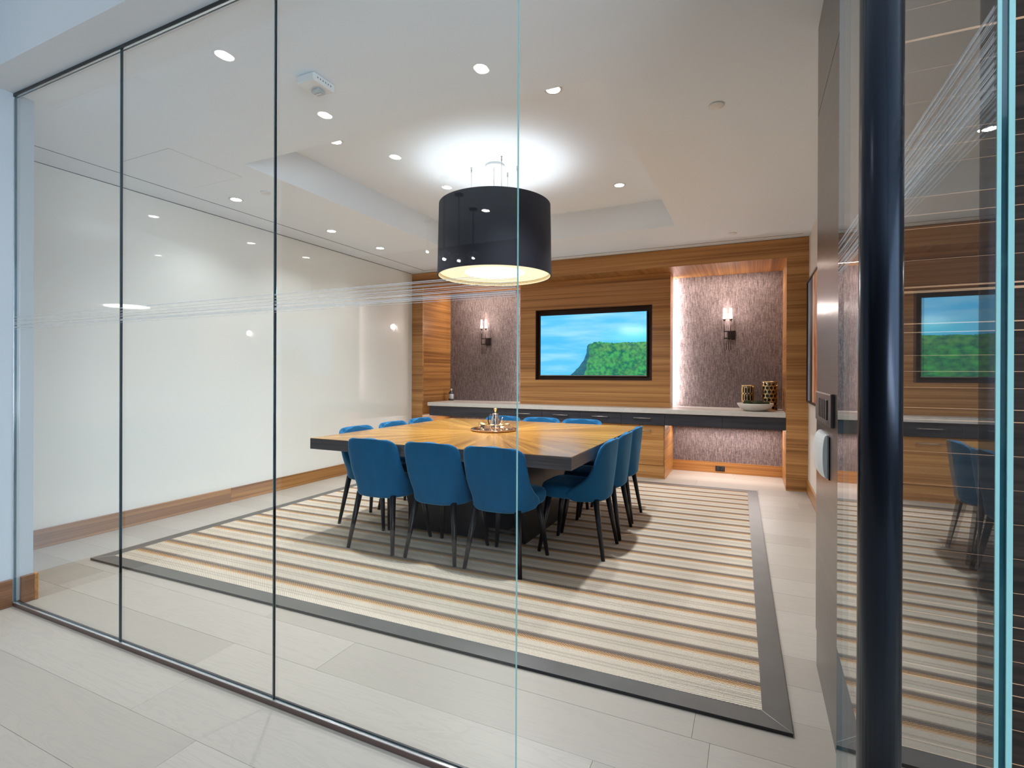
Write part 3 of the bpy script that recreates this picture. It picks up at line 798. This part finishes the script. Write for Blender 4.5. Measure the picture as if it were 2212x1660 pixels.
# ------------------------------------------------------------------ drum pendant
PX, PY, PZ0, PZ1 = -2.06, 4.06, 2.165, 2.785
pd = thing('drum_pendant', 'large black drum pendant lamp hanging over the conference table', 'pendant lamp', (PX, PY, 0))
SHADE = mat('navy_black_shade', lin(22, 24, 38), .8)
INNER = mat('cream_pleated_lining', lin(228, 218, 186), .8)
lathe('shade', [(.500, PZ0), (.488, PZ1), (.484, PZ1), (.496, PZ0), (.500, PZ0)], SHADE, pd, 96)
bm = bmesh.new(); n = 260; A = []; B = []
for i in range(n):
    a = 2*pi*i/n; r = .492-(.006 if i % 2 else 0)
    A.append(bm.verts.new((r*cos(a), r*sin(a), PZ0+.001))); B.append(bm.verts.new(((r-.004)*cos(a), (r-.004)*sin(a), PZ0+.055)))
for i in range(n): bm.faces.new((A[i], B[i], B[(i+1) % n], A[(i+1) % n]))
bm_obj('pleated_lining', bm, INNER, pd)
lathe('diffuser_ring', [(.262, PZ0+.034), (.483, PZ0+.034), (.483, PZ0+.038), (.262, PZ0+.038), (.262, PZ0+.034)], PRING, pd, 96)
lathe('glow_disc', [(0, PZ0+.030), (.258, PZ0+.030), (.260, PZ0+.036), (0, PZ0+.037)], PDISC, pd, 64)
bm = bmesh.new()
for a in range(4): tube_bm(bm, [(0, 0, PZ1-.06), (.485*cos(a*pi/2+.4), .485*sin(a*pi/2+.4), PZ1-.06)], .004, 6)
bm_obj('spider_frame', bm, NICKEL, pd)
lathe('canopy', [(0, ZT-.0005), (.085, ZT-.0005), (.085, ZT-.018), (.078, ZT-.022), (0, ZT-.022)], WHITE, pd, 40)
for dx, dy in ((-.215, -.04), (.135, -.145), (.03, .195), (.17, .10)):
    tube('cable', [(dx, dy, PZ1-.06), (dx, dy, ZT-.03)], .0022, NICKEL, pd, 6)
    lathe('cable_grip', [(0, ZT-.0005), (.008, ZT-.0005), (.008, ZT-.02), (.004, ZT-.045), (0, ZT-.046)], NICKEL, pd, 12, (dx, dy, 0))
tube('cord', [(-.01, 0, PZ1-.06), (-.01, 0, ZT-.02)], .003, WHITE, pd, 6)
area_light('pendant_uplight', (PX, PY, PZ1-.35), (pi, 0, 0), .8, UP_W, (.92, .96, 1))
area_light('pendant_downlight', (PX, PY, PZ0+.022), (0, 0, 0), .5, DOWN_W, (.96, .98, 1))

# ------------------------------------------------------------------ downlights
dl0 = None
def downlight(x, y, z, label, group, power, r=.045, hall=False, ang=110):
    global dl0
    o = thing('recessed_downlight', label, 'ceiling light', (x, y, z), 0, group)
    lathe('trim_ring', [(r, -.0035), (r*1.28, -.0035), (r*1.34, -.0005), (r, -.0005), (r, -.0035)], WHITE, o, 28)
    lathe('lens', [(0, -.003), (r*.99, -.003), (r*.99, -.0006), (0, -.0006)], HLAMP if hall else LAMP, o, 28)
    spot_light('downlight_beam', (x, y, z-.012), power, (.87, .945, 1) if not hall else (1, .99, .97), ang, .8, .05)
g1 = 'recessed downlights in the raised ceiling tray'
downlight(-3.0, 3.12, ZT, 'recessed downlight in the raised tray, front left corner', g1, SPOT_W)
downlight(-1.172, 3.136, ZT, 'recessed downlight in the raised tray, front right corner', g1, SPOT_W)
downlight(-1.175, 4.98, ZT, 'recessed downlight in the raised tray, right of the pendant at the back', g1, SPOT_W)
downlight(-3.0, 4.98, ZT, 'recessed downlight in the raised tray, hidden behind the pendant', g1, SPOT_W)
g2 = 'recessed downlights washing the white glass wall'
downlight(-4.19, 3.147, ZC, 'recessed downlight washing the white wall, nearest the glass', g2, WASH_W, ang=130)
downlight(-4.16, 4.27, ZC, 'recessed downlight washing the white wall, middle one', g2, WASH_W, ang=130)
downlight(-4.17, 5.093, ZC, 'recessed downlight washing the white wall, farthest from the glass', g2, WASH_W*.8, ang=130)
g3 = 'hall downlights mirrored in the glass'
hs = (3.3-1.3)/(ZC-1.3)
for i, (x, y) in enumerate(((-2.349, 1.69), (-2.338, 2.334), (-2.326, 2.995), (-2.311, 3.661), (-2.30, 4.33), (-1.257, 2.31))):
    downlight(x*hs, 2*YG-y*hs, 3.3, 'hall downlight mirrored in the glass partition, '+('nearest the glass', 'second from the glass', 'third from the glass', 'fourth from the glass', 'farthest of its row', 'alone in the pane by the doorway')[i], g3, HALL_W, hall=True)
# sprinkler covers
lbl = ['flat white sprinkler cover on the ceiling between the tray and the doorway', 'flat white sprinkler cover on the ceiling left of the tray', 'flat white sprinkler cover on the ceiling near the screen wall']
for i, (x, y) in enumerate(((-.192, 3.195), (-3.795, 3.131), (-.198, 6.142))):
    o = lathe('sprinkler_cover', [(0, -.009), (.040, -.009), (.043, -.006), (.043, -.0005), (0, -.0005)], PLASTIC, None, 32, (x, y, ZC))
    tag(o, lbl[i], 'sprinkler', 'sprinkler covers on the ceiling')
# alarm strobe
al = thing('alarm_strobe', 'white square fire alarm strobe on the ceiling in front of the tray', 'alarm', (-2.11, 2.05, ZC), radians(0))
box('housing', (-.062, -.075, -.042), (.062, .075, -.0005), PLASTIC, al, .006)
bm = bmesh.new(); add_box(bm, (-.030, -.010, -.062), (.030, .045, -.0425), .008); bm_obj('lens', bm, mat('strobe_lens', (.75, .78, .8), .08, Transmission_Weight=.5), al)
box('bulb_strip', (-.02, .01, -.0655), (.02, .02, -.0625), NICKEL, al)
bm = bmesh.new()
for i in range(6): add_box(bm, (.0622, -.05+i*.018, -.026), (.0635, -.044+i*.018, -.018))
bm_obj('sounder_holes', bm, mat('hole_grey', (.2, .2, .2), .8), al)

# ------------------------------------------------------------------ pier fittings
kp = thing('control_panel', 'dark control panel with black vents on the walnut pier', 'control panel', (XP, 2.36, 1.175))
box('plate', (-.012, -.235, -.060), (0, .24, .060), mat('panel_grey', lin(92, 86, 88), .3, .6), kp, .002)
box('top_trim', (-.0135, -.235, .055), (-.0122, .24, .060), NICKEL, kp)
for i in range(5): box('louvre', (-.016, -.155+i*.055, -.038), (-.0122, -.118+i*.055, .036), BLACK, kp, .001)
kt = thing('card_reader', 'white curved wall reader on the walnut pier below the dark panel', 'wall reader', (XP, 2.40, .992))
bm = bmesh.new(); n = 14; rows_ = []
for i in range(n+1):
    a = -pi/2+pi*i/n; z = .083*sin(a); dep = .008+.026*max(cos(a), 0)**.8
    rows_.append([bm.verts.new((0, -.12, z)), bm.verts.new((-dep*.55, -.12, z)), bm.verts.new((-dep, -.07, z)), bm.verts.new((-dep, .07, z)), bm.verts.new((-dep*.6, .12, z)), bm.verts.new((0, .12, z))])
for A, B in zip(rows_, rows_[1:]):
    for j in range(5): bm.faces.new((A[j], A[j+1], B[j+1], B[j]))
bm.faces.new(rows_[0]); bm.faces.new(rows_[-1][::-1])
bmesh.ops.recalc_face_normals(bm, faces=bm.faces)
bm_obj('cover', bm, PLASTIC, kt)
box('backplate', (-.004, -.165, -.080), (0, -.121, .080), GUN, kt)  # dark strip standing in for the bluish reflection on the reader's near side

# ------------------------------------------------------------------ framed picture on right wall
ar = thing('framed_art', 'tall framed picture with blue, black and orange bands on the right wall', 'picture', (XR, 5.85, 1.67))
bm = bmesh.new(); y0, y1, z0, z1 = -.66, .66, -.655, .66
for a, b in (((-.03, y0, z0), (-.001, y0+.02, z1)), ((-.03, y1-.02, z0), (-.001, y1, z1)), ((-.03, y0+.02, z0), (-.001, y1-.02, z0+.02)), ((-.03, y0+.02, z1-.02), (-.001, y1-.02, z1))): add_box(bm, a, b)
bm_obj('frame', bm, BLACK, ar)
def artfn(u, v):
    n = noise.fractal(Vector((u*8, v*7, 5)), 1, 2, 4)*.5+.5
    if u > .80: return Vector(lin(150, 170, 190)).lerp(Vector(lin(110, 120, 150)), n)
    if u > .62: return Vector(lin(26, 24, 26))
    if u > .54: return Vector(lin(230, 205, 180))
    return Vector(lin(196, 104, 62)).lerp(Vector(lin(235, 190, 140)), max(0, min(1, (n-.35)*2)))
ARTM = mat('art_print', (.5, .5, .5), .4); t = NT(ARTM); ca = t.n('VertexColor'); ca.layer_name = 'picture'; t.col(ca.outputs[0])
painted('print', 60, 60, artfn, lambda u, v: (-.018, y0+.02+(y1-y0-.04)*u, z0+.02+(z1-z0-.04)*v), ARTM, ar)

# ------------------------------------------------------------------ hall glass pendants (seen mirrored in the partition)
for i, (px, py) in enumerate(((958, 565), (990, 568), (1021, 562), (922, 548))):
    d_ = 5.2+.5*i
    dr = Fv+Rv*((px-1106)/FPX)+Uv*((812.03-py)/FPX); P_ = Vector((0, 0, 1.3))+dr*d_; P_.y = 2*YG-P_.y
    g = thing('globe_pendant', ('clear glass bubble pendant mirrored over the black drum shade, leftmost', 'clear glass bubble pendant mirrored over the black drum shade, middle', 'clear glass bubble pendant mirrored over the black drum shade, rightmost', 'clear glass bubble pendant mirrored just left of the black drum shade')[i], 'pendant lamp', (P_.x, P_.y, P_.z), 0, 'glass bubble pendants in the hall')
    for q, (dz, rr) in enumerate(((0.035, .075), (-.09, .055))):
        lathe('bubble', [(0, dz-rr)]+[(rr*sin(pi*k/10), dz-rr*cos(pi*k/10)) for k in range(1, 10)]+[(0, dz+rr)], CLEAR, g, 20)
    lathe('bulb', [(0, .01)]+[(.014*sin(pi*k/6), .024-.014*cos(pi*k/6)) for k in range(1, 6)]+[(0, .038)], emit('bulb_glow', (.8, .92, 1), 30), g, 12)
    tube('stem', [(0, 0, .08), (0, 0, 3.3-P_.z-.02)], .006, BLACK, g, 8)
    lathe('canopy', [(0, 3.2995-P_.z), (.05, 3.2995-P_.z), (.05, 3.28-P_.z), (0, 3.279-P_.z)], BLACK, g, 20)
